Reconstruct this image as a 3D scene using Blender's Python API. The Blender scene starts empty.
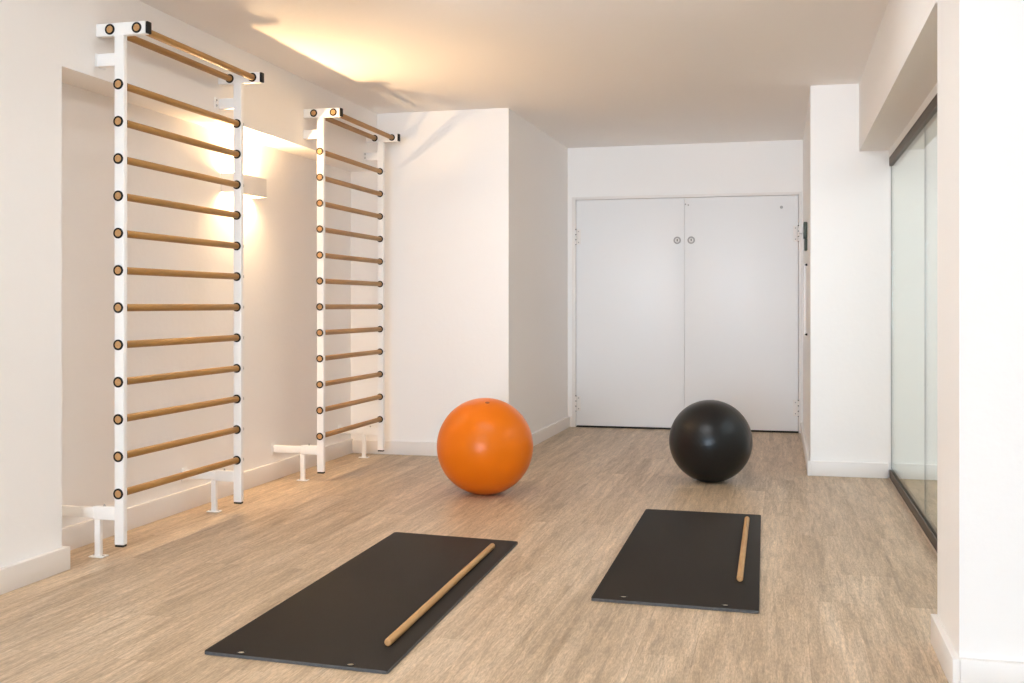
import bpy, bmesh, math
from mathutils import Vector, Matrix
PI = math.pi
C = bpy.context.scene.collection

KLAMP = .34
# ------------------------------------------------------------------ materials
def lin(r, g, b):
    f = lambda v: (v/255/12.92) if v/255 <= .04045 else ((v/255+.055)/1.055)**2.4
    return (f(r), f(g), f(b), 1)

def mat(name, col, rough=.5, metal=0, spec=.5, bump=None, emit=None, vary=None, coat=0):
    """Principled material; bump=(scale, strength, distance, stretch), vary=(scale, amount)."""
    m = bpy.data.materials.new(name); m.use_nodes = True
    nt = m.node_tree; N = nt.nodes; L = nt.links
    b = N['Principled BSDF']
    b.inputs['Base Color'].default_value = col
    b.inputs['Roughness'].default_value = rough
    b.inputs['Metallic'].default_value = metal
    b.inputs['Specular IOR Level'].default_value = spec
    b.inputs['Coat Weight'].default_value = coat
    if emit:
        b.inputs['Emission Color'].default_value = emit[0]; b.inputs['Emission Strength'].default_value = emit[1]
    tc = N.new('ShaderNodeTexCoord')
    if bump:
        n = N.new('ShaderNodeTexNoise'); n.inputs['Scale'].default_value = bump[0]; n.inputs['Detail'].default_value = 5
        mp = N.new('ShaderNodeMapping'); mp.inputs['Scale'].default_value = bump[3] if len(bump) > 3 else (1, 1, 1)
        L.new(tc.outputs['Object'], mp.inputs['Vector']); L.new(mp.outputs['Vector'], n.inputs['Vector'])
        bp = N.new('ShaderNodeBump'); bp.inputs['Strength'].default_value = bump[1]; bp.inputs['Distance'].default_value = bump[2]
        L.new(n.outputs['Fac'], bp.inputs['Height']); L.new(bp.outputs['Normal'], b.inputs['Normal'])
    if vary:
        n = N.new('ShaderNodeTexNoise'); n.inputs['Scale'].default_value = vary[0]; n.inputs['Detail'].default_value = 4
        L.new(tc.outputs['Object'], n.inputs['Vector'])
        mx = N.new('ShaderNodeMix'); mx.data_type = 'RGBA'
        a = vary[1]
        mx.inputs['A'].default_value = tuple(c*(1-a) for c in col[:3])+(1,)
        mx.inputs['B'].default_value = tuple(min(1, c*(1+a)) for c in col[:3])+(1,)
        L.new(n.outputs['Fac'], mx.inputs['Factor']); L.new(mx.outputs['Result'], b.inputs['Base Color'])
    return m

def wood_mat(name, dark, light, axis_scale, rough=.45):
    m = bpy.data.materials.new(name); m.use_nodes = True
    nt = m.node_tree; N = nt.nodes; L = nt.links; b = N['Principled BSDF']
    tc = N.new('ShaderNodeTexCoord'); mp = N.new('ShaderNodeMapping'); mp.inputs['Scale'].default_value = axis_scale
    L.new(tc.outputs['Object'], mp.inputs['Vector'])
    n = N.new('ShaderNodeTexNoise'); n.inputs['Scale'].default_value = 1; n.inputs['Detail'].default_value = 6; n.inputs['Roughness'].default_value = .65
    L.new(mp.outputs['Vector'], n.inputs['Vector'])
    r = N.new('ShaderNodeValToRGB'); r.color_ramp.elements[0].position = .3; r.color_ramp.elements[1].position = .72
    r.color_ramp.elements[0].color = dark; r.color_ramp.elements[1].color = light
    L.new(n.outputs['Fac'], r.inputs['Fac']); L.new(r.outputs['Color'], b.inputs['Base Color'])
    b.inputs['Roughness'].default_value = rough
    bp = N.new('ShaderNodeBump'); bp.inputs['Strength'].default_value = .15; bp.inputs['Distance'].default_value = .002
    L.new(n.outputs['Fac'], bp.inputs['Height']); L.new(bp.outputs['Normal'], b.inputs['Normal'])
    return m

def floor_mat():
    m = bpy.data.materials.new('oak_plank_floor'); m.use_nodes = True
    nt = m.node_tree; N = nt.nodes; L = nt.links; b = N['Principled BSDF']
    tc = N.new('ShaderNodeTexCoord')
    def mapping(scale=(1, 1, 1), rot=(0, 0, 0), loc=(0, 0, 0)):
        mp = N.new('ShaderNodeMapping'); mp.inputs['Scale'].default_value = scale
        mp.inputs['Rotation'].default_value = rot; mp.inputs['Location'].default_value = loc
        L.new(tc.outputs['Object'], mp.inputs['Vector']); return mp.outputs['Vector']
    br = N.new('ShaderNodeTexBrick'); br.offset = .37; br.offset_frequency = 2
    br.inputs['Color1'].default_value = (0, 0, 0, 1); br.inputs['Color2'].default_value = (1, 1, 1, 1)
    br.inputs['Mortar'].default_value = (.5, .5, .5, 1)
    br.inputs['Scale'].default_value = 1; br.inputs['Mortar Size'].default_value = .0012; br.inputs['Mortar Smooth'].default_value = .3
    br.inputs['Brick Width'].default_value = 1.25; br.inputs['Row Height'].default_value = .185
    L.new(mapping(rot=(0, 0, PI/2), loc=(.6, .09, 0)), br.inputs['Vector'])
    # offset the grain per plank
    off = N.new('ShaderNodeVectorMath'); off.operation = 'MULTIPLY_ADD'
    off.inputs[1].default_value = (7, 13, 5)
    L.new(br.outputs['Color'], off.inputs[0])
    L.new(mapping(scale=(11, .7, 9)), off.inputs[2])
    g = N.new('ShaderNodeTexNoise'); g.inputs['Scale'].default_value = 1; g.inputs['Detail'].default_value = 8; g.inputs['Roughness'].default_value = .62; g.inputs['Distortion'].default_value = .6
    L.new(off.outputs['Vector'], g.inputs['Vector'])
    r = N.new('ShaderNodeValToRGB'); cr = r.color_ramp
    cr.elements[0].position = .28; cr.elements[0].color = FLOOR_D
    cr.elements[1].position = .75; cr.elements[1].color = FLOOR_L
    e = cr.elements.new(.5); e.color = FLOOR_M
    L.new(g.outputs['Fac'], r.inputs['Fac'])
    # fine pores
    p = N.new('ShaderNodeTexNoise'); p.inputs['Scale'].default_value = 1; p.inputs['Detail'].default_value = 6; p.inputs['Roughness'].default_value = .75
    L.new(mapping(scale=(210, 28, 40)), p.inputs['Vector'])
    pr = N.new('ShaderNodeMapRange'); pr.inputs['From Min'].default_value = .3; pr.inputs['From Max'].default_value = .7
    pr.inputs['To Min'].default_value = .60; pr.inputs['To Max'].default_value = 1.38
    L.new(p.outputs['Fac'], pr.inputs['Value'])
    mul = N.new('ShaderNodeMix'); mul.data_type = 'RGBA'; mul.blend_type = 'MULTIPLY'; mul.inputs['Factor'].default_value = .9
    L.new(r.outputs['Color'], mul.inputs['A']); L.new(pr.outputs['Result'], mul.inputs['B'])
    q = N.new('ShaderNodeTexNoise'); q.inputs['Scale'].default_value = 1; q.inputs['Detail'].default_value = 5; q.inputs['Roughness'].default_value = .6; q.inputs['Distortion'].default_value = .8
    L.new(mapping(scale=(62, 5, 20)), q.inputs['Vector'])
    qr = N.new('ShaderNodeMapRange'); qr.inputs['From Min'].default_value = .3; qr.inputs['From Max'].default_value = .7
    qr.inputs['To Min'].default_value = .74; qr.inputs['To Max'].default_value = 1.26
    L.new(q.outputs['Fac'], qr.inputs['Value'])
    mulq = N.new('ShaderNodeMix'); mulq.data_type = 'RGBA'; mulq.blend_type = 'MULTIPLY'; mulq.inputs['Factor'].default_value = 1
    L.new(mul.outputs['Result'], mulq.inputs['A']); L.new(qr.outputs['Result'], mulq.inputs['B']); mul = mulq
    # plank to plank tone
    pt = N.new('ShaderNodeMapRange'); pt.inputs['To Min'].default_value = .97; pt.inputs['To Max'].default_value = 1.03
    L.new(br.outputs['Color'], pt.inputs['Value'])
    mul2 = N.new('ShaderNodeMix'); mul2.data_type = 'RGBA'; mul2.blend_type = 'MULTIPLY'; mul2.inputs['Factor'].default_value = 1
    L.new(mul.outputs['Result'], mul2.inputs['A']); L.new(pt.outputs['Result'], mul2.inputs['B'])
    # seams
    sm = N.new('ShaderNodeMix'); sm.data_type = 'RGBA'; sm.blend_type = 'MULTIPLY'
    L.new(mul2.outputs['Result'], sm.inputs['A']); sm.inputs['B'].default_value = (.84, .81, .78, 1)
    L.new(br.outputs['Fac'], sm.inputs['Factor'])
    L.new(sm.outputs['Result'], b.inputs['Base Color'])
    b.inputs['Roughness'].default_value = .42; b.inputs['Specular IOR Level'].default_value = .4
    bp = N.new('ShaderNodeBump'); bp.inputs['Strength'].default_value = .12; bp.inputs['Distance'].default_value = .002
    L.new(p.outputs['Fac'], bp.inputs['Height']); L.new(bp.outputs['Normal'], b.inputs['Normal'])
    return m

def glass_mat():
    m = bpy.data.materials.new('clear_glass'); m.use_nodes = True
    nt = m.node_tree; N = nt.nodes; L = nt.links
    N.remove(N['Principled BSDF']); out = N['Material Output']
    t = N.new('ShaderNodeBsdfTransparent'); t.inputs['Color'].default_value = (.965, .985, .975, 1)
    g = N.new('ShaderNodeBsdfGlossy'); g.inputs['Roughness'].default_value = 0; g.inputs['Color'].default_value = (.95, .98, .96, 1)
    f = N.new('ShaderNodeFresnel'); 
    ge = N.new('ShaderNodeNewGeometry'); ior = N.new('ShaderNodeMapRange')      # same reflectance from either side of the pane
    ior.inputs['To Min'].default_value = 1.5; ior.inputs['To Max'].default_value = 1/1.5
    L.new(ge.outputs['Backfacing'], ior.inputs['Value']); L.new(ior.outputs['Result'], f.inputs['IOR'])
    mx = N.new('ShaderNodeMixShader')
    L.new(f.outputs[0], mx.inputs[0]); L.new(t.outputs[0], mx.inputs[1]); L.new(g.outputs[0], mx.inputs[2])
    L.new(mx.outputs[0], out.inputs['Surface'])
    return m

FLOOR_D, FLOOR_M, FLOOR_L = (.32, .226, .137, 1), (.47, .352, .234, 1), (.61, .483, .345, 1)
M = {}
M['wall'] = mat('white_plaster', (.90, .888, .874, 1), .75, spec=.25, bump=(28, .25, .004))
M['ceil'] = mat('ceiling_plaster', (.92, .90, .88, 1), .8, spec=.2, bump=(30, .25, .004))
M['base'] = mat('baseboard_paint', (.82, .79, .76, 1), .4, spec=.4)
M['door'] = mat('door_paint', (.84, .845, .85, 1), .4, spec=.4, bump=(9, .05, .004))
M['floor'] = floor_mat()
M['steel'] = mat('white_powder_coat', (.90, .90, .89, 1), .32, spec=.5)
M['steel2'] = mat('grey_steel', (.45, .45, .45, 1), .35, metal=.9)
M['black'] = mat('black_plastic', (.010, .009, .008, 1), .6, spec=.25)
M['rung'] = wood_mat('beech_rung', (.31, .150, .032, 1), (.46, .245, .066, 1), (40, 4, 40))
M['rung_end'] = wood_mat('beech_end_grain', (.46, .235, .085, 1), (.60, .34, .14, 1), (90, 90, 90), .6)
M['stick'] = wood_mat('beech_stick', (.38, .20, .070, 1), (.57, .335, .135, 1), (40, 4, 40), .5)
M['orange'] = mat('orange_vinyl', (.76, .172, .003, 1), .30, spec=.28, bump=(55, .06, .002), vary=(3, .05))
M['ballblack'] = mat('black_vinyl', (.009, .0088, .009, 1), .30, spec=.36, bump=(55, .10, .002), vary=(4, .15))
M['plug'] = mat('orange_plug', (.30, .07, .01, 1), .5)
M['mat'] = mat('dark_foam', (.0165, .0118, .0082, 1), .6, spec=.2, bump=(220, .12, .001), vary=(2.2, .10))
M['matedge'] = mat('grey_foam_edge', (.085, .085, .088, 1), .8, bump=(90, .5, .003), vary=(60, .4))
M['brass'] = mat('dull_eyelet_metal', (.50, .44, .34, 1), .35, metal=.8)
M['bronze'] = mat('bronze_anodised', (.095, .070, .052, 1), .5, metal=0, spec=.3)
M['bronzelip'] = mat('bronze_light_lip', (.62, .50, .40, 1), .4)
M['glass'] = glass_mat()
M['glassedge'] = mat('glass_edge', (.09, .11, .105, 1), .3)
M['sconce'] = mat('sconce_plaster', (.80, .76, .72, 1), .7, spec=.2)
M['bulb'] = mat('warm_bulb', (1, .85, .6, 1), .5, emit=((1, .66, .34, 1), 4200*KLAMP))
M['green'] = mat('dark_green_plastic', (.035, .05, .035, 1), .45)
M['winframe'] = mat('window_frame_paint', (.8, .8, .8, 1), .4)
M['lockgrey'] = mat('grey_lock_paint', (.42, .41, .40, 1), .6, spec=.3)
M['gap'] = mat('dark_threshold', (.02, .018, .016, 1), .8)

# ------------------------------------------------------------------ mesh helpers
def box(bm, x0, x1, y0, y1, z0, z1, bev=0, seg=2):
    v = [bm.verts.new(p) for p in ((x0,y0,z0),(x1,y0,z0),(x1,y1,z0),(x0,y1,z0),(x0,y0,z1),(x1,y0,z1),(x1,y1,z1),(x0,y1,z1))]
    fs = [bm.faces.new([v[i] for i in f]) for f in ((3,2,1,0),(4,5,6,7),(0,1,5,4),(1,2,6,5),(2,3,7,6),(3,0,4,7))]
    if bev:
        es = {e for f in fs for e in f.edges}
        bmesh.ops.bevel(bm, geom=list(es), offset=bev, segments=seg, profile=.5, affect='EDGES')

def lathe(bm, prof, origin, axis, n=32):
    """Revolve (radius, height) pairs about an axis; radius 0 closes the end."""
    axis = Vector(axis).normalized(); q = Vector((0, 0, 1)).rotation_difference(axis); o = Vector(origin)
    rings = []
    for r, h in prof:
        if r < 1e-7: rings.append([bm.verts.new(o + q @ Vector((0, 0, h)))])
        else: rings.append([bm.verts.new(o + q @ Vector((r*math.cos(2*PI*k/n), r*math.sin(2*PI*k/n), h))) for k in range(n)])
    for a, b in zip(rings, rings[1:]):
        for k in range(n):
            k2 = (k+1) % n
            if len(a) == 1 and len(b) == 1: continue
            if len(a) == 1: bm.faces.new((a[0], b[k2], b[k]))
            elif len(b) == 1: bm.faces.new((a[k], a[k2], b[0]))
            else: bm.faces.new((a[k], a[k2], b[k2], b[k]))

def ring(bm, origin, axis, r_out, r_in, h0, h1):
    lathe(bm, [(r_in, h0), (r_out-.001, h0), (r_out, h0+.001), (r_out, h1-.001), (r_out-.001, h1), (r_in, h1), (r_in, h0)], origin, axis, 28)

def prism(bm, pts, z0, z1):
    a = [bm.verts.new((x, y, z0)) for x, y in pts]; b = [bm.verts.new((x, y, z1)) for x, y in pts]
    bm.faces.new(a[::-1]); bm.faces.new(b)
    for i in range(len(pts)):
        j = (i+1) % len(pts); bm.faces.new((a[i], a[j], b[j], b[i]))

def obj(name, bm, m, parent=None, smooth=True, auto=35):
    bmesh.ops.recalc_face_normals(bm, faces=bm.faces)
    me = bpy.data.meshes.new(name); 
    if smooth:
        for f in bm.faces: f.smooth = True
        lim = math.radians(auto)
        for e in bm.edges:
            if len(e.link_faces) != 2 or e.calc_face_angle(0) > lim: e.smooth = False
    bm.to_mesh(me); bm.free()
    for mm in (m if isinstance(m, (list, tuple)) else [m]): me.materials.append(mm)
    o = bpy.data.objects.new(name, me); C.objects.link(o)
    if parent: o.parent = parent
    return o

def thing(name, label, cat, loc=(0, 0, 0), rz=0, group=None):
    o = bpy.data.objects.new(name, None); C.objects.link(o); o.empty_display_size = .05
    o.location = loc; o.rotation_euler = (0, 0, rz)
    o['label'] = label; o['category'] = cat
    if group: o['group'] = group
    return o

def struct(name, boxes, m, parent=None, label=None, cat=None, bev=0):
    bm = bmesh.new()
    for b in boxes: box(bm, *b, bev=bev)
    o = obj(name, bm, m, parent)
    if not parent:
        o['kind'] = 'structure'
        if label: o['label'] = label
        if cat: o['category'] = cat
    return o

# ------------------------------------------------------------------ room
CZ = 2.63          # ceiling
XL = -3.025        # left wall plane (and band above the recess)
XR = -3.245        # back of the recess
Y0 = 4.078         # near end of the recess
YS = 7.862         # wall across the end of the recess
XC = -1.957        # corridor left wall
YB = 10.02         # corridor end wall
XCR = .200         # corridor right wall
YP = 7.566         # white wall face beside the glass
XP = .519          # left side of the near pillar
YPN = 3.447        # its front face
YPF = 3.91
ZS = 2.177         # underside of beam / recess soffit
REAR = -8.5; XE = 4.2

struct('floor', [(-3.6, XE+.2, REAR-.2, YB+.3, -.1, 0)], M['floor'], label='light oak plank floor', cat='floor')
struct('ceiling', [(-3.6, XE+.2, REAR-.2, YB+.3, CZ, CZ+.1)], M['ceil'], label='plain warm white plaster ceiling', cat='ceiling')
struct('wall_left', [(XR-.2, XL, REAR, Y0, 0, CZ), (XR-.2, XR, Y0, YS, 0, CZ), (XR, XL, Y0, YS, ZS+.01, CZ)], M['wall'],
       label='white left wall with a long shallow recess behind the wall bars', cat='wall')
struct('wall_recess', [(XR-.2, XC-.02, YS, YS+.25, 0, CZ)], M['wall'], label='warm white wall facing the camera behind the orange ball', cat='wall')
def struct_prism(name, pts, z0, z1, m, label, cat):
    bm = bmesh.new(); prism(bm, pts, z0, z1); o = obj(name, bm, m); o['kind'] = 'structure'; o['label'] = label; o['category'] = cat
    return o
struct_prism('wall_corridor', [(XC-.25, YS+.25), (XC-.02, YS+.25), (XC-.02, YS+.001), (XC+.012, YB), (XC-.25, YB)], 0, CZ, M['wall'], label='shaded white wall running back to the double doors', cat='wall')
DX0, DXM, DX1, DZ = -1.862, -.853, .158, 2.135
struct('wall_back', [(XC-.25, DX0-.04, YB, YB+.2, 0, CZ), (DX1+.03, XCR, YB, YB+.2, 0, CZ), (DX0-.04, DX1+.03, YB, YB+.2, DZ+.03, CZ),
                     (DX0-.04, DX1+.03, YB+.15, YB+.2, 0, DZ+.03)], M['wall'], label='white end wall above the double doors', cat='wall')
struct('wall_right', [(XCR, XCR+.25, YP+.25, YB+.2, 0, CZ), (XCR, XE, YP, YP+.25, 0, CZ)], M['wall'], label='bright white wall between the doors and the glass', cat='wall')
struct('wall_pillar', [(XP, XE, YPN, YPF, 0, CZ)], M['wall'], label='big white pillar at the right edge nearest the camera', cat='wall')
struct('trim_1', [(XP-.006, .765, YPF, YP, ZS, CZ)], M['wall'], label='boxed white beam over the glass partition', cat='beam')
# side room seen through the glass, and the room behind the camera
struct('wall_east', [(XE, XE+.2, 6.9, YP+.25, 0, CZ), (XE, XE+.2, 2.9, 4.6, 0, CZ), (XE, XE+.2, 4.6, 6.9, 0, .9), (XE, XE+.2, 4.6, 6.9, 2.2, CZ),
                     (XE, XE+.2, REAR, -5.2, 0, CZ), (XE, XE+.2, -5.2, 2.9, 0, .8), (XE, XE+.2, -5.2, 2.9, 2.3, CZ)], M['wall'])
struct('wall_rear', [(XR-.2, -2.6, REAR-.2, REAR, 0, CZ), (-2.6, 1.2, REAR-.2, REAR, 0, .45), (-2.6, 1.2, REAR-.2, REAR, 2.35, CZ), (1.2, XE+.2, REAR-.2, REAR, 0, CZ)], M['wall'])
def window(name, x0, x1, y0, y1, z0, z1, n):
    bx = []
    t = .05
    if x1-x0 > y1-y0:
        bx += [(x0, x1, y0, y1, z0, z0+t), (x0, x1, y0, y1, z1-t, z1)]
        for k in range(n+1):
            c = x0+t/2 + (x1-x0-t)*k/n; bx.append((c-t/2, c+t/2, y0, y1, z0+t, z1-t))
    else:
        bx += [(x0, x1, y0, y1, z0, z0+t), (x0, x1, y0, y1, z1-t, z1)]
        for k in range(n+1):
            c = y0+t/2 + (y1-y0-t)*k/n; bx.append((x0, x1, c-t/2, c+t/2, z0+t, z1-t))
    return struct(name, bx, M['winframe'])
window('window_1', -2.6, 1.2, REAR-.12, REAR-.06, .45, 2.35, 3)
window('window_2', XE+.06, XE+.12, -5.2, 2.9, .8, 2.3, 5)
window('window_3', XE+.06, XE+.12, 4.6, 6.9, .9, 2.2, 2)

BT, BH = .022, .10
def baseboard(name, boxes, label):
    return struct(name, boxes, M['base'], label=label, cat='baseboard', bev=.0025)
baseboard('baseboard_left', [(XL, XL+.028, REAR, Y0+BT, 0, BH), (XR+BT, XL+.001, Y0, Y0+BT, 0, BH)], 'white baseboard along the near left wall')
baseboard('baseboard_recess', [(XR, XR+BT, Y0+BT, YS, 0, .112)], 'white baseboard along the back of the recess behind the wall bars')
baseboard('baseboard_step', [(XR+BT, XC+.002, YS-BT, YS, 0, BH)], 'white baseboard under the wall behind the orange ball')
struct_prism('baseboard_corridor', [(XC-.02, YS), (XC+.002, YS), (XC+.034, YB), (XC+.012, YB)], 0, BH, M['base'], 'white baseboard along the wall leading to the double doors', 'baseboard')
baseboard('baseboard_back', [(XC+.034, DX0-.04, YB-.015, YB, 0, BH)], 'short white baseboard left of the double doors')
baseboard('baseboard_right', [(XCR-.02, XCR, YP-.02, YB, 0, BH), (XCR, .696, YP-.02, YP, 0, BH), (.765, XE, YP-.02, YP, 0, BH)], 'white baseboard round the wall beside the glass partition')
baseboard('baseboard_pillar', [(XP-BT, XP, YPN-BT, YPF, 0, BH), (XP, XE, YPN-BT, YPN, 0, BH)], 'white baseboard round the foot of the near pillar')

# ------------------------------------------------------------------ double doors
struct('trim_2', [(DX0-.04, DX0-.004, YB-.012, YB+.1, 0, DZ+.03), (DX1+.004, DX1+.03, YB-.012, YB+.1, 0, DZ+.03), (DX0-.004, DX1+.004, YB-.012, YB+.1, DZ+.003, DZ+.03)],
       M['base'], label='thin white frame round the double doors', cat='door frame', bev=.002)
struct('trim_3', [(DX0-.004, DX1+.004, YB+.012, YB+.10, 0, .008)], M['gap'], label='dark threshold under the double doors', cat='threshold')  # near-black strip painting the shade in the gap below the doors
def door(name, x0, x1, hinge_x, lock_x, label):
    d = struct(name, [(x0, x1, YB-.004, YB+.045, .018, DZ)], M['door'], label=label, cat='door', bev=.002)
    hs = -1 if hinge_x < DXM else 1
    for z in (.225, 1.79):
        bm = bmesh.new()
        for k in range(3):
            lathe(bm, [(0, 0), (.008, 0), (.008, .040), (0, .040)], (hinge_x, YB-.014, z-.07+k*.048), (0, 0, 1), 14)
        box(bm, min(hinge_x, hinge_x-hs*.045), max(hinge_x, hinge_x-hs*.045), YB-.0075, YB-.004, z-.07, z+.07, .001)
        hg = obj('hinge', bm, M['base'], d)
        bm = bmesh.new(); lathe(bm, [(0, 0), (.0055, 0), (.0055, .15), (0, .15)], (hinge_x, YB-.014, z-.075), (0, 0, 1), 12)
        obj('hinge_pin', bm, M['black'], hg)
        for k in (-1, 1):
            bm = bmesh.new(); lathe(bm, [(0, 0), (.006, 0), (.004, .003), (0, .003)], (hinge_x-hs*.025, YB-.0075, z+k*.05), (0, -1, 0), 10)
            obj('hinge_screw', bm, M['lockgrey'], d)
    bm = bmesh.new(); ring(bm, (lock_x, YB-.004, 1.745), (0, -1, 0), .034, .021, 0, .008)
    lk = obj('lock_rose', bm, M['lockgrey'], d)
    bm = bmesh.new(); lathe(bm, [(0, .006), (.019, .006), (.021, .003), (.021, 0)], (lock_x, YB-.004, 1.745), (0, -1, 0), 20)
    obj('lock_plate', bm, M['base'], lk)
    bm = bmesh.new(); box(bm, lock_x-.004, lock_x+.004, YB-.012, YB-.0095, 1.735, 1.757, .0008)
    obj('keyhole', bm, M['black'], lk)
    return d
d1 = door('door_1', DX0, DXM-.001, DX0-.002, DXM-.065, 'left leaf of the white double doors at the end of the room')
d2 = door('door_2', DXM+.001, DX1, DX1+.002, DXM+.062, 'right leaf of the white double doors, half hidden by the black ball')
for x, z in ((DXM+.01, 2.075), (DXM+.035, 2.068)):
    bm = bmesh.new(); lathe(bm, [(0, .006), (.005, .006), (.007, 0)], (x, YB-.004, z), (0, -1, 0), 12); obj('bolt_stud', bm, M['lockgrey'], d2)
bm = bmesh.new(); lathe(bm, [(0, .006), (.011, .006), (.014, .002), (.014, 0)], (DX1-.145, YB-.004, 2.03), (0, -1, 0), 16); obj('door_stud', bm, M['lockgrey'], d2)

# ------------------------------------------------------------------ fittings on the corridor right wall
t = thing('wall_box', 'small dark green box on the wall right of the double doors', 'wall box', (XCR, 8.45, 1.67))
bm = bmesh.new(); box(bm, -.028, 0, -.05, .05, -.02, .105, .006); obj('body', bm, M['green'], t)
bm = bmesh.new(); box(bm, -.022, 0, -.04, .04, -.11, -.021, .006); obj('lower_cover', bm, M['green'], t)
bm = bmesh.new(); box(bm, -.058, -.028, -.02, .02, .02, .07, .004); obj('switch', bm, M['base'], t)
t = thing('grab_rail', 'thin white upright rail on the wall below the dark green box', 'rail', (XCR, 8.35, 1.2))
bm = bmesh.new(); lathe(bm, [(0, -.28), (.008, -.28), (.008, .26), (0, .26)], (-.02, 0, 0), (0, 0, 1), 14); obj('bar', bm, M['steel'], t)
for z in (-.27, .25):
    bm = bmesh.new(); lathe(bm, [(0, 0), (.0085, 0), (.0085, .02), (0, .02)], (-.0215, 0, z), (1, 0, 0), 14)
    obj('mount', bm, M['black'], t)

# ------------------------------------------------------------------ sliding glass partition
GY0, GY1 = YPF, YP-.0005
t = thing('glass_partition', 'sliding clear glass partition in bronze rails at the right', 'glass partition', (0, 0, 0))
bm = bmesh.new(); box(bm, .704, .75, GY0, GY1, 2.072, 2.13, .002); obj('top_rail', bm, M['bronze'], t)['label'] = 'dark bronze rail along the top of the glass'
bm = bmesh.new(); box(bm, .704, .765, GY0, GY1, 2.13, ZS, 0); obj('top_trim', bm, M['wall'], t)
bm = bmesh.new(); box(bm, .705, .713, GY0, GY1, .006, .058, .001); box(bm, .732, .744, GY0, GY1, .006, .058, .001)
box(bm, .705, .744, GY0, GY1, 0.0005, .006); rl = obj('bottom_rail', bm, M['bronze'], t)
bm = bmesh.new(); box(bm, .697, .705, GY0, GY1, .0005, .006, .001); obj('floor_lip', bm, M['bronzelip'], rl)
for x, a, b_ in ((.719, 5.86, GY1-.004), (.719, GY0+.004, 5.852)):
    bm = bmesh.new(); box(bm, x-.003, x+.003, a, b_, .012, 2.08); g = obj('glass_panel', bm, M['glass'], t, smooth=False)
    bm = bmesh.new()
    if a > 5: box(bm, x-.004, x+.004, b_+.0005, b_+.003, .06, 2.075)
    else: box(bm, x-.003, x+.003, b_+.001, b_+.006, .012, 2.075)
    obj('panel_edge', bm, M['glassedge'], g)

# ------------------------------------------------------------------ wall bars
PW, PT = .047, .032           # post width across the wall direction, thickness along the wall
XPOST = -2.917
RR = .0170
def rung_on(parent, x, z, ya, yb):
    bm = bmesh.new(); e = .004
    y0, y1 = ya-PT/2-e, yb+PT/2+e
    n = 28
    # body plus end grain discs (second material)
    lathe(bm, [(0, 0), (RR-.002, 0), (RR, .002), (RR, y1-y0-.002), (RR-.002, y1-y0), (0, y1-y0)], (x, y0, z), (0, 1, 0), n)
    bm.faces.ensure_lookup_table()
    for f in bm.faces:
        c = f.calc_center_median()
        if c.y < y0+.0015 or c.y > y1-.0015: f.material_index = 1
    r = obj('rung', bm, [M['rung'], M['rung_end']], parent)
    for yy in (ya, yb):
        bm = bmesh.new(); ring(bm, (x, yy, z), (0, 1, 0), .0245, RR-.0004, -PT/2-.0045, PT/2+.0045)
        obj('collar', bm, M['black'], r)
    return r
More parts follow.
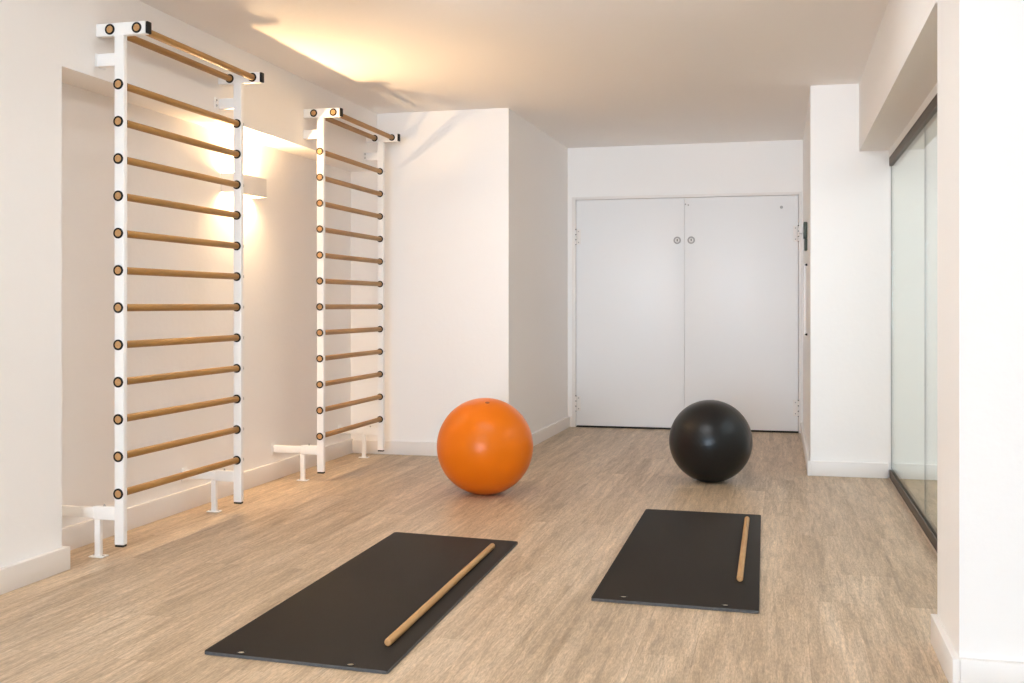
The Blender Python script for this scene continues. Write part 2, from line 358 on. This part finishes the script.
def wall_bars(y0, y1, label, XPOST, legs):
    root = thing('wall_bars', label, 'wall bars', (XPOST, y0, 0), 0, 'wall bars in the left recess')
    w = y1-y0
    X = XL-XPOST             # wall band plane, in local x
    XW = XR-XPOST            # recess wall
    for yy, sg, lo in ((0, 1, legs[0]), (w, -1, legs[1])):
        bm = bmesh.new(); box(bm, -PW/2, PW/2, yy-PT/2, yy+PT/2, .062, 2.429, .004, 3)
        p = obj('post', bm, M['steel'], root)
        bm = bmesh.new(); box(bm, -PW/2+.002, PW/2-.002, yy-PT/2+.002, yy+PT/2-.002, .052, .062, .002); obj('foot_cap', bm, M['black'], p)
        # arm across the top
        bm = bmesh.new(); box(bm, X+.001, .135, yy-PT/2-.0006, yy+PT/2+.0006, 2.372, 2.430, .004, 3)
        a = obj('top_arm', bm, M['steel'], root)
        bm = bmesh.new(); box(bm, .1352, .148, yy-PT/2, yy+PT/2, 2.374, 2.428, .003); obj('end_cap', bm, M['black'], a)
        # bracket below the arm
        bm = bmesh.new(); box(bm, X+.005, -PW/2+.004, yy-PT/2+.001, yy+PT/2-.001, 2.236, 2.294, .003)
        br = obj('wall_bracket', bm, M['steel'], root)
        bm = bmesh.new(); box(bm, X+.0005, X+.005, min(yy-sg*.02, yy+sg*.055), max(yy-sg*.02, yy+sg*.055), 2.236, 2.296, .001); obj('wall_plate', bm, M['steel'], br)
        for z in (2.251, 2.281):
            bm = bmesh.new(); lathe(bm, [(0, .006), (.005, .005), (.007, 0)], (X+.005, yy+sg*.04, z), (1, 0, 0), 12)
            obj('plate_screw', bm, M['steel2'], br)
        # floor stay: long arm to the recess wall and a small leg
        bm = bmesh.new(); box(bm, -.135, -PW/2+.004, yy-PT/2+.001, yy+PT/2-.001, .172, .232, .004, 3)
        box(bm, XW+.005, -.13, yy-PT/2+.004, yy+PT/2-.004, .179, .226, .003)
        st = obj('stay_arm', bm, M['steel'], root)
        bm = bmesh.new(); box(bm, XW+.0005, XW+.005, yy-.03, yy+.03, .165, .240, .001); obj('wall_plate', bm, M['steel'], st)
        bm = bmesh.new(); lathe(bm, [(0, .011), (.003, .010), (.0035, .004), (.006, .004), (.006, 0)], (-.085, yy, .232), (0, 0, 1), 12); obj('stay_bolt', bm, M['steel2'], st)
        bm = bmesh.new(); box(bm, lo-.126, lo-.098, yy-.012, yy+.012, .006, .176, .002)
        lg = obj('stay_leg', bm, M['steel'], root)
        bm = bmesh.new(); box(bm, lo-.148, lo-.076, yy-.024, yy+.024, .0005, .006, .001); obj('foot_plate', bm, M['steel'], lg)
        for sx in (-.137, -.087):
            bm = bmesh.new(); lathe(bm, [(0, .004), (.005, .003), (.006, 0)], (lo+sx, yy, .006), (0, 0, 1), 10)
            obj('foot_screw', bm, M['steel2'], lg)
    for k in range(12):
        rung_on(root, -.002, .294+k*.1688, 0, w)
    rung_on(root, -.045, 2.401, 0, w); rung_on(root, .092, 2.401, 0, w)
    return root
wall_bars(4.335, 5.434, 'nearer set of white steel wall bars with wooden rungs on the left wall', -2.907, (-.003, -.036))
wall_bars(6.540, 7.630, 'farther set of white steel wall bars with wooden rungs, near the room corner', -2.906, (-.016, -.024))

# ------------------------------------------------------------------ wall lamp in the recess
LY, LZ0, LZ1, LW, LD = 6.04, 1.826, 1.940, .39, .115
t = thing('wall_lamp', 'white plaster up-and-down wall lamp glowing in the recess between the wall bars', 'wall lamp', (XR, LY, LZ0))
def upath(w, d, r, n=8):
    pts = [(0, -w/2)]
    for k in range(n+1): a = PI/2*k/n; pts.append((d-r+r*math.sin(a), -w/2+r-r*math.cos(a)))
    for k in range(n+1): a = PI/2*k/n; pts.append((d-r+r*math.cos(a), w/2-r+r*math.sin(a)))
    pts.append((0, w/2)); return pts
o_, i_ = upath(LW, LD, .03), upath(LW-.014, LD-.007, .024)
bm = bmesh.new(); h = LZ1-LZ0
A = [[bm.verts.new((x+.0005, y, z)) for x, y in P] for P in (o_, i_) for z in (0, h)]
oz0, oz1, iz0, iz1 = A
for k in range(len(o_)-1):
    bm.faces.new((oz0[k], oz0[k+1], oz1[k+1], oz1[k])); bm.faces.new((iz0[k+1], iz0[k], iz1[k], iz1[k+1]))
    bm.faces.new((oz1[k], oz1[k+1], iz1[k+1], iz1[k])); bm.faces.new((oz0[k+1], oz0[k], iz0[k], iz0[k+1]))
for k in (0, -1): bm.faces.new((oz0[k], oz1[k], iz1[k], iz0[k]))
obj('lamp_shade', bm, M['sconce'], t)
bm = bmesh.new(); box(bm, .062, LD-.009, -LW/2+.012, LW/2-.012, .004, .008, .001); obj('shade_base', bm, M['sconce'], t)  # added plate that cuts down the lamp's downward light
bm = bmesh.new(); box(bm, .0005, .012, -.14, .14, .02, .10, .002); hd = obj('lamp_holder', bm, M['sconce'], t)
bm = bmesh.new(); lathe(bm, [(0, 0), (.006, .002), (.009, .008), (.009, .252), (.006, .258), (0, .26)], (.038, -.13, .092), (0, 1, 0), 16)
obj('bulb', bm, M['bulb'], t)
for yy in (-.1335, .1335):
    bm = bmesh.new(); box(bm, .012, .038, yy-.0025, yy+.0025, .086, .098, .001); obj('bulb_clip', bm, M['steel2'], hd)

# ------------------------------------------------------------------ exercise balls
def ball(c, r, m, label, plug_dir, pm):
    root = thing('exercise_ball', label, 'exercise ball', (c[0], c[1], 0), 0, 'exercise balls')
    bm = bmesh.new(); n = 72; prof = []
    flat = .006
    for k in range(n+1):
        a = PI*k/n; rr = r*math.sin(a); z = -r*math.cos(a)
        # moulded grip rings round both caps
        lat = abs(math.degrees(a)-90)
        if 25 < lat < 62: 
            g = .0010*math.sin(math.radians(lat)*60); rr += g*math.sin(a); z += -g*math.cos(a)
        prof.append((0 if k in (0, n) else rr, max(z, -r+flat)))
    q = []
    for p in prof:
        q.append(p)
    ax = Vector(plug_dir).normalized()
    lathe(bm, [(p[0], -r*math.cos(PI*i/n)) for i, p in enumerate(q)], (0, 0, 0), ax, 96)
    for v in bm.verts:
        if v.co.z < -r+flat: v.co.z = -r+flat
        v.co.z += r-flat+.0005
    obj('shell', bm, m, root, auto=60)
    bm = bmesh.new(); o = Vector((0, 0, r-flat))+ax*(r-.001)
    lathe(bm, [(0, .0035), (.007, .0035), (.009, .002), (.013, .002), (.014, 0), (0, 0)], o, ax, 20)
    obj('valve_plug', bm, pm, root)
    return root
ball((-1.748, 6.36), .294, M['orange'], 'large glossy orange exercise ball on the floor by the wall', (.15, -.35, 1.0), M['plug'])
ball((-.440, 7.15), .268, M['ballblack'], 'black exercise ball standing in front of the white double doors', (.7, .6, .45), M['black'])

# ------------------------------------------------------------------ mats and sticks
def mat_obj(corners, th, holes, label):
    cx = sum(p[0] for p in corners)/4; cy = sum(p[1] for p in corners)/4
    root = thing('exercise_mat', label, 'exercise mat', (cx, cy, 0), 0, 'exercise mats')
    pts = []
    L = [Vector((p[0]-cx, p[1]-cy)) for p in corners]
    for i, p in enumerate(L):                              # slightly rounded corners
        a = (L[i-1]-p).normalized(); b = (L[(i+1) % 4]-p).normalized(); r = .012
        for k in range(5):
            u = k/4; q = p + a*r*(1-u)**2 + b*r*u**2; pts.append((q.x, q.y))
    bm = bmesh.new(); prism(bm, pts, .0005, th)
    top = [e for e in bm.edges if all(abs(v.co.z-th) < 1e-6 for v in e.verts)]
    bmesh.ops.bevel(bm, geom=top, offset=.0015, segments=2, profile=.5, affect='EDGES')
    for f in bm.faces:
        f.normal_update()
        if abs(f.normal.z) < .3: f.material_index = 1
    obj('foam_sheet', bm, [M['mat'], M['matedge']], root)
    for x, y in holes:
        bm = bmesh.new(); ring(bm, (x-cx, y-cy, th), (0, 0, 1), .016, .0118, -.001, .0022)
        e = obj('eyelet', bm, M['black'], root)
        bm = bmesh.new(); lathe(bm, [(0, .0002), (.0112, .0002), (.0112, .0004), (0, .0004)], (x-cx, y-cy-.002, th), (0, 0, 1), 20)
        obj('eyelet_hole', bm, M['brass'], e)
    return root
mat_obj([(-1.842, 3.205), (-1.186, 3.168), (-1.224, 5.058), (-1.876, 5.122)], .011, [(-1.714, 3.222), (-1.320, 3.197)],
        'dark foam exercise mat on the left, nearest the camera')
mat_obj([(-.713, 4.146), (-.076, 4.122), (-.100, 6.011), (-.726, 6.032)], .012, [(-.592, 4.192), (-.201, 4.168)],
        'dark foam exercise mat on the right, in front of the black ball')
def stick(p, q, r, base, label):
    P = Vector((p[0], p[1], 0)); Q = Vector((q[0], q[1], 0)); d = (Q-P); Ln = d.length
    o = thing('wooden_stick', label, 'stick', (P.x, P.y, base), math.atan2(d.y, d.x)-PI/2, 'wooden sticks on the mats')
    bm = bmesh.new()
    lathe(bm, [(0, 0), (r*.7, .0006), (r*.92, .003), (r, .008), (r, Ln-.008), (r*.92, Ln-.003), (r*.7, Ln-.0006), (0, Ln)], (0, 0, r+.0007), (0, 1, 0), 24)
    for f in bm.faces:
        c = f.calc_center_median()
        if c.y < .004 or c.y > Ln-.004: f.material_index = 1
    obj('shaft', bm, [M['stick'], M['rung_end']], o)
stick((-1.269, 3.392), (-1.304, 4.880), .0132, .011, 'long round wooden stick lying on the left dark mat')
stick((-.160, 4.525), (-.168, 5.815), .0132, .012, 'long round wooden stick lying on the right dark mat')

# ------------------------------------------------------------------ light
K = dict(rear=.83, east=.5, side=.68, panel1=.80, panel2=.10, flood=.92, lamp=1, world=.3, up=.75)  # side, panels, flood and up scale the added fill lamps
def area(name, loc, rot, sx, sy, power, col, spread=PI):
    d = bpy.data.lights.new(name, 'AREA'); d.shape = 'RECTANGLE'; d.size = sx; d.size_y = sy; d.energy = power; d.color = col; d.spread = spread
    o = bpy.data.objects.new(name, d); C.objects.link(o); o.location = loc; o.rotation_euler = rot
    return o
area('daylight_rear', (-.7, REAR-.03, 1.40), (PI/2, 0, 0), 3.6, 1.8, 560*K['rear'], (.72, .905, 1.10))
area('daylight_east', (XE+.03, -1.15, 1.55), (PI/2, 0, PI/2), 8.0, 1.4, 14*K['east'], (.98, .99, 1))
area('side_room_panel_light', (2.5, 5.75, CZ-.004), (0, 0, 0), 2.8, 2.8, 60*K['side'], (.84, .95, 1.05))  # added overhead fill, no fitting, to brighten the room behind the glass
# added ceiling fill panels, unseen above the frame (over the camera and the mats)
def panel(x, y, sx, sy, power, col=(.94, .965, .985)):
    p = struct('trim_4', [(x-sx/2-.02, x-sx/2, y-sy/2-.02, y+sy/2+.02, CZ-.012, CZ), (x+sx/2, x+sx/2+.02, y-sy/2-.02, y+sy/2+.02, CZ-.012, CZ),
        (x-sx/2, x+sx/2, y-sy/2-.02, y-sy/2, CZ-.012, CZ), (x-sx/2, x+sx/2, y+sy/2, y+sy/2+.02, CZ-.012, CZ)], M['winframe'])
    area('panel_light', (x, y, CZ-.004), (0, 0, 0), sx, sy, power, col)
panel(-1.1, 4.54, 1.8, .5, 22*K['panel1'])
panel(-1.1, 1.5, 1.8, .5, 22*K['panel2'])
# added uplight, unseen above the frame, brightening the ceiling and left walls
p = thing('pendant_light', 'long white uplighting pendant hanging above the near end of the room', 'pendant light', (-1.2, 2.1, 2.06))
bm = bmesh.new(); box(bm, -1.0, 1.0, -.06, .06, 0, .045, .006); obj('lamp_housing', bm, M['steel'], p)
for x in (-.8, .8):
    bm = bmesh.new(); lathe(bm, [(0, .045), (.002, .045), (.002, CZ-2.06-.0005), (0, CZ-2.06-.0005)], (x, 0, 0), (0, 0, 1), 8); obj('suspension_wire', bm, M['steel2'], p)
a = area('pendant_lamp', (0, 0, .048), (PI, 0, 0), 1.9, .1, 60*K['up'], (.94, .965, .985)); a.parent = p
# added floodlights, unseen above the frame, brightening the far end of the room
def flood(x, y, power, tilt, side, pan=0):
    p = thing('track_light', 'white track floodlight on the ceiling, the one nearer the %s' % side, 'track light', (x, y, CZ), pan, 'track lights')
    bm = bmesh.new(); box(bm, -.02, .02, -.05, .05, -.03, -.0005, .003); obj('track_adapter', bm, M['steel'], p)
    bm = bmesh.new(); lathe(bm, [(0, 0), (.008, 0), (.008, .06), (0, .06)], (0, 0, -.09), (0, 0, 1), 12); obj('stem', bm, M['steel'], p)
    bm = bmesh.new(); box(bm, -.2, .2, -.05, -.012, -.21, -.09, .006); obj('lamp_housing', bm, M['steel'], p)
    a = area('flood_lamp', (0, -.008, -.15), (PI/2-tilt, 0, 0), .38, .11, power, (.94, .98, 1.04), math.radians(64)); a.parent = p
for x, side in ((-1.45, 'wall bars'), (-.55, 'glass partition')): flood(x, 3.95, 6*K['flood'], .17, side)
w = bpy.data.worlds.new('World'); bpy.context.scene.world = w; w.use_nodes = True
w.node_tree.nodes['Background'].inputs['Color'].default_value = (.85, .92, 1, 1)
w.node_tree.nodes['Background'].inputs['Strength'].default_value = 1.0*K['world']

# ------------------------------------------------------------------ camera
F, VPX, HY = 1080, 780, 305
th = math.atan((VPX-512)/F)
cd = bpy.data.cameras.new('camera'); cam = bpy.data.objects.new('camera', cd); C.objects.link(cam)
cam.location = (0, 0, 1.15); cam.rotation_euler = (PI/2, 0, th)
cd.sensor_width = 36; cd.lens = F/1024*36; cd.shift_y = -(341.5-HY)/1024
cd.clip_start = .05
sc = bpy.context.scene; sc.camera = cam
sc.cycles.max_bounces = 20; sc.cycles.diffuse_bounces = 14; sc.cycles.glossy_bounces = 8
vs = sc.view_settings; vs.view_transform = 'Standard'; vs.look = 'None'; vs.exposure = 0.16; vs.gamma = 1; vs.use_curve_mapping = False
